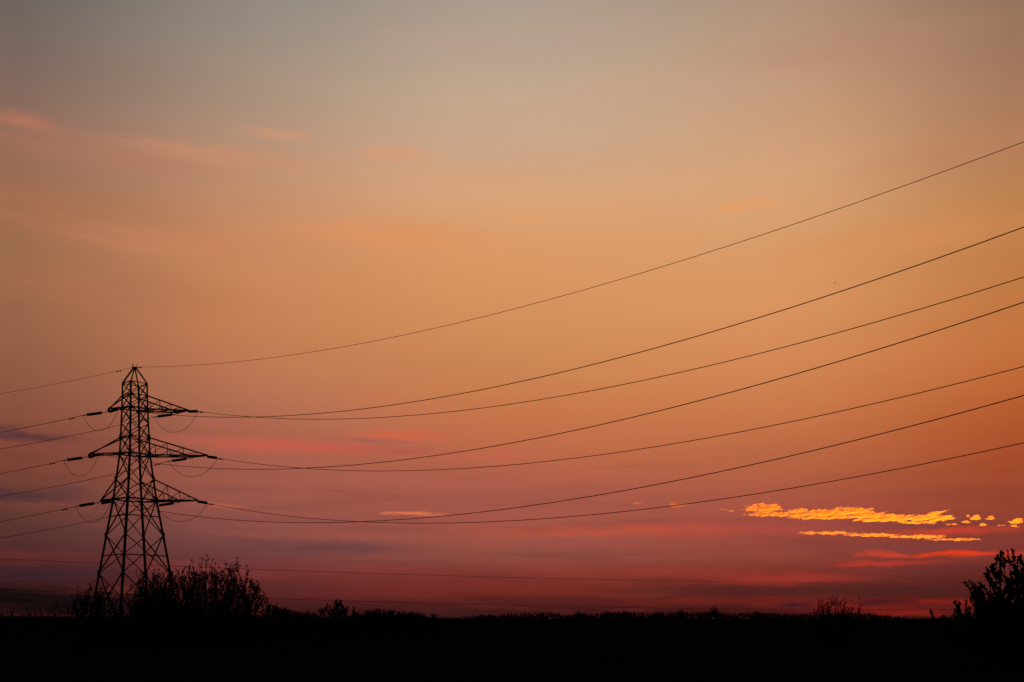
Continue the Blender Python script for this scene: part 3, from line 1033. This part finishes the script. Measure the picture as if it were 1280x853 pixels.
def cloud(label, blobs, seed, thick=300.0, rough=0.55, step=0.42, fs=0.16, group='golden clouds low on the right', keep=1):
    """blobs: (px, py, half width, half height) ellipses; lens-shaped body whose depth follows the ragged outline"""
    x0 = min(b[0] - b[2] for b in blobs) - 8
    x1 = max(b[0] + b[2] for b in blobs) + 8
    y0 = min(b[1] - b[3] for b in blobs) - 5
    y1 = max(b[1] + b[3] for b in blobs) + 5
    sx = step * 1.5
    nx, ny = int((x1 - x0) / sx) + 2, int((y1 - y0) / step) + 2
    F = np.zeros((nx, ny))
    for i in range(nx):
        for j in range(ny):
            x, y = x0 + i * sx, y0 + j * step
            wx_ = x + 2.2 * noise.noise((x * .11, y * .2, seed + 3.3))
            wy_ = y + 1.4 * noise.noise((x * .16, y * .3, seed + 9.1))
            f = -9.0
            for (bx, by, hw, hh) in blobs:
                q = ((wx_ - bx) / hw) ** 2 + ((wy_ - by) / hh) ** 2
                f = max(f, 1 - q)
            nz = 0.75 * noise.fractal((x * fs * .55, y * fs * 2.6, seed), 0.9, 2.0, 4) + 0.6 * noise.fractal((x * fs * 1.3, y * fs * 2.2, seed + 40), 0.9, 2.0, 4)
            F[i, j] = f + rough * nz
    # keep the largest connected pieces
    lab = -np.ones((nx, ny), int)
    sizes = []
    for i in range(nx):
        for j in range(ny):
            if F[i, j] > 0 and lab[i, j] < 0:
                st = [(i, j)]
                lab[i, j] = len(sizes)
                c = 0
                while st:
                    a, b = st.pop()
                    c += 1
                    for da in (-1, 0, 1):
                        for db in (-1, 0, 1):
                            p, q = a + da, b + db
                            if 0 <= p < nx and 0 <= q < ny and F[p, q] > 0 and lab[p, q] < 0:
                                lab[p, q] = len(sizes)
                                st.append((p, q))
                sizes.append(c)
    good = set(np.argsort(sizes)[::-1][:keep].tolist())
    mask = np.isin(lab, list(good))
    v, fcs, idx = [], [], {}
    cxp, cyp = (x0 + x1) / 2, (y0 + y1) / 2

    def vert(i, j, s):
        inside = mask[i, j]
        th = thick * 0.5 * min(1.0, max(0.0, F[i, j]) * 0.62) ** 1.8 if inside else 0.0
        key = (i, j, s if th > 0 else 0)
        if key not in idx:
            x, y = x0 + i * sx, y0 + j * step
            lump = max(0.1, 1 + 1.5 * noise.fractal((x * .22, y * .5, seed + 20 + s * 7), 0.8, 2.0, 3))
            idx[key] = len(v)
            v.append(((x - cxp) * KC, s * th * lump if th > 0 else 0.0, (cyp - y) * KC))
        return idx[key]

    for i in range(nx - 1):
        for j in range(ny - 1):
            cs = [(i, j), (i + 1, j), (i + 1, j + 1), (i, j + 1)]
            if not any(mask[a, b] for a, b in cs):
                continue
            ft = [vert(a, b, -1) for a, b in cs]
            bk = [vert(a, b, 1) for a, b in cs]
            if ft == bk:
                continue
            fcs.append(tuple(reversed(ft)))
            fcs.append(tuple(bk))
    me = bpy.data.meshes.new('cloud')
    me.from_pydata(v, [], fcs)
    me.materials.append(mc)
    me.update()
    o = bpy.data.objects.new('cloud', me)
    C.objects.link(o)
    o.location = ((cxp - 640) * KC, YC, EYE + (774 - cyp) * KC)
    return tag(o, label, 'cloud', group)


cloud('long bright golden cloud bank low over the horizon, lumpy along its top',
      [(954, 635.5, 25, 6.2), (968, 643.2, 38, 2.6), (998, 639, 15, 3.2), (1000, 643.5, 24, 2.6), (1030, 641, 28, 4.6), (1062, 639.5, 34, 5.6), (1030, 646.8, 46, 2.2), (1084, 645, 24, 4.0),
       (1112, 646.5, 30, 3.6), (1148, 647.2, 28, 4.0), (1166, 643.5, 8, 3), (1176, 648, 19, 3.8), (1100, 649.6, 44, 2.0)], 1.0, thick=520, rough=1.0)
cloud('thin golden strip hanging under the right half of the long bright cloud', [(1146, 653.5, 28, 2.2), (1128, 652.5, 9, 2.0)], 2.0, thick=230, rough=.6)
cloud('long thin orange cloud streak below the bright bank', [(1036, 666.4, 46, 2.3), (1090, 668.8, 44, 2.5), (1128, 671, 24, 1.8), (1156, 671.2, 28, 2.9), (1192, 674.5, 38, 1.9)], 3.0, thick=190, rough=0.55, fs=.08)
cloud('small dome-shaped golden puff, first beyond the right end of the bright bank', [(1219, 648.6, 7, 2.0), (1220.5, 646.2, 4.5, 2.8)], 4.0, thick=300, rough=.5)
cloud('small flat golden puff right of the dome-shaped one', [(1238, 648, 8, 1.7), (1237, 646.5, 4, 1.8)], 5.0, thick=280, rough=.5)
cloud('rightmost golden puff above the young tree', [(1270, 652.6, 12, 2.0), (1272, 650.6, 7, 2.4)], 6.0, thick=300, rough=.5)
cloud('faint golden sliver under the rightmost puff', [(1268, 657.8, 7, 1.3)], 7.0, thick=150, rough=.5)
cloud('flat orange sliver lower left of the dome-shaped puff', [(1208, 652.6, 8, 1.3)], 8.0, thick=170, rough=.5)
cloud('tiny orange scrap below the flat golden puff', [(1229, 656.6, 6, 1.2), (1228, 655, 3, 1.6)], 9.0, thick=170, rough=.5)
cloud('tiny round golden speck left of the dome-shaped puff', [(1210.5, 645, 2.4, 2)], 10.0, thick=150, rough=.3)
cloud('ragged orange scrap under the right tip of the bright bank', [(1190, 655.5, 9, 1.5), (1180, 658, 6, 1.2)], 11.0, thick=150, rough=.55)
cloud('dim orange scrap left of the rightmost sliver', [(1252, 657, 7, 1.3)], 12.0, thick=110, rough=.5)
cloud('pale wisp off the left end of the bright bank', [(913, 639.5, 5.5, 1.8), (921, 643.4, 9, 1)], 13.0, thick=110, rough=.6)
cloud('faint upper wisp left of the bright bank', [(918, 634, 4, 1.6), (905, 637, 7, 1)], 14.0, thick=80, rough=.55)
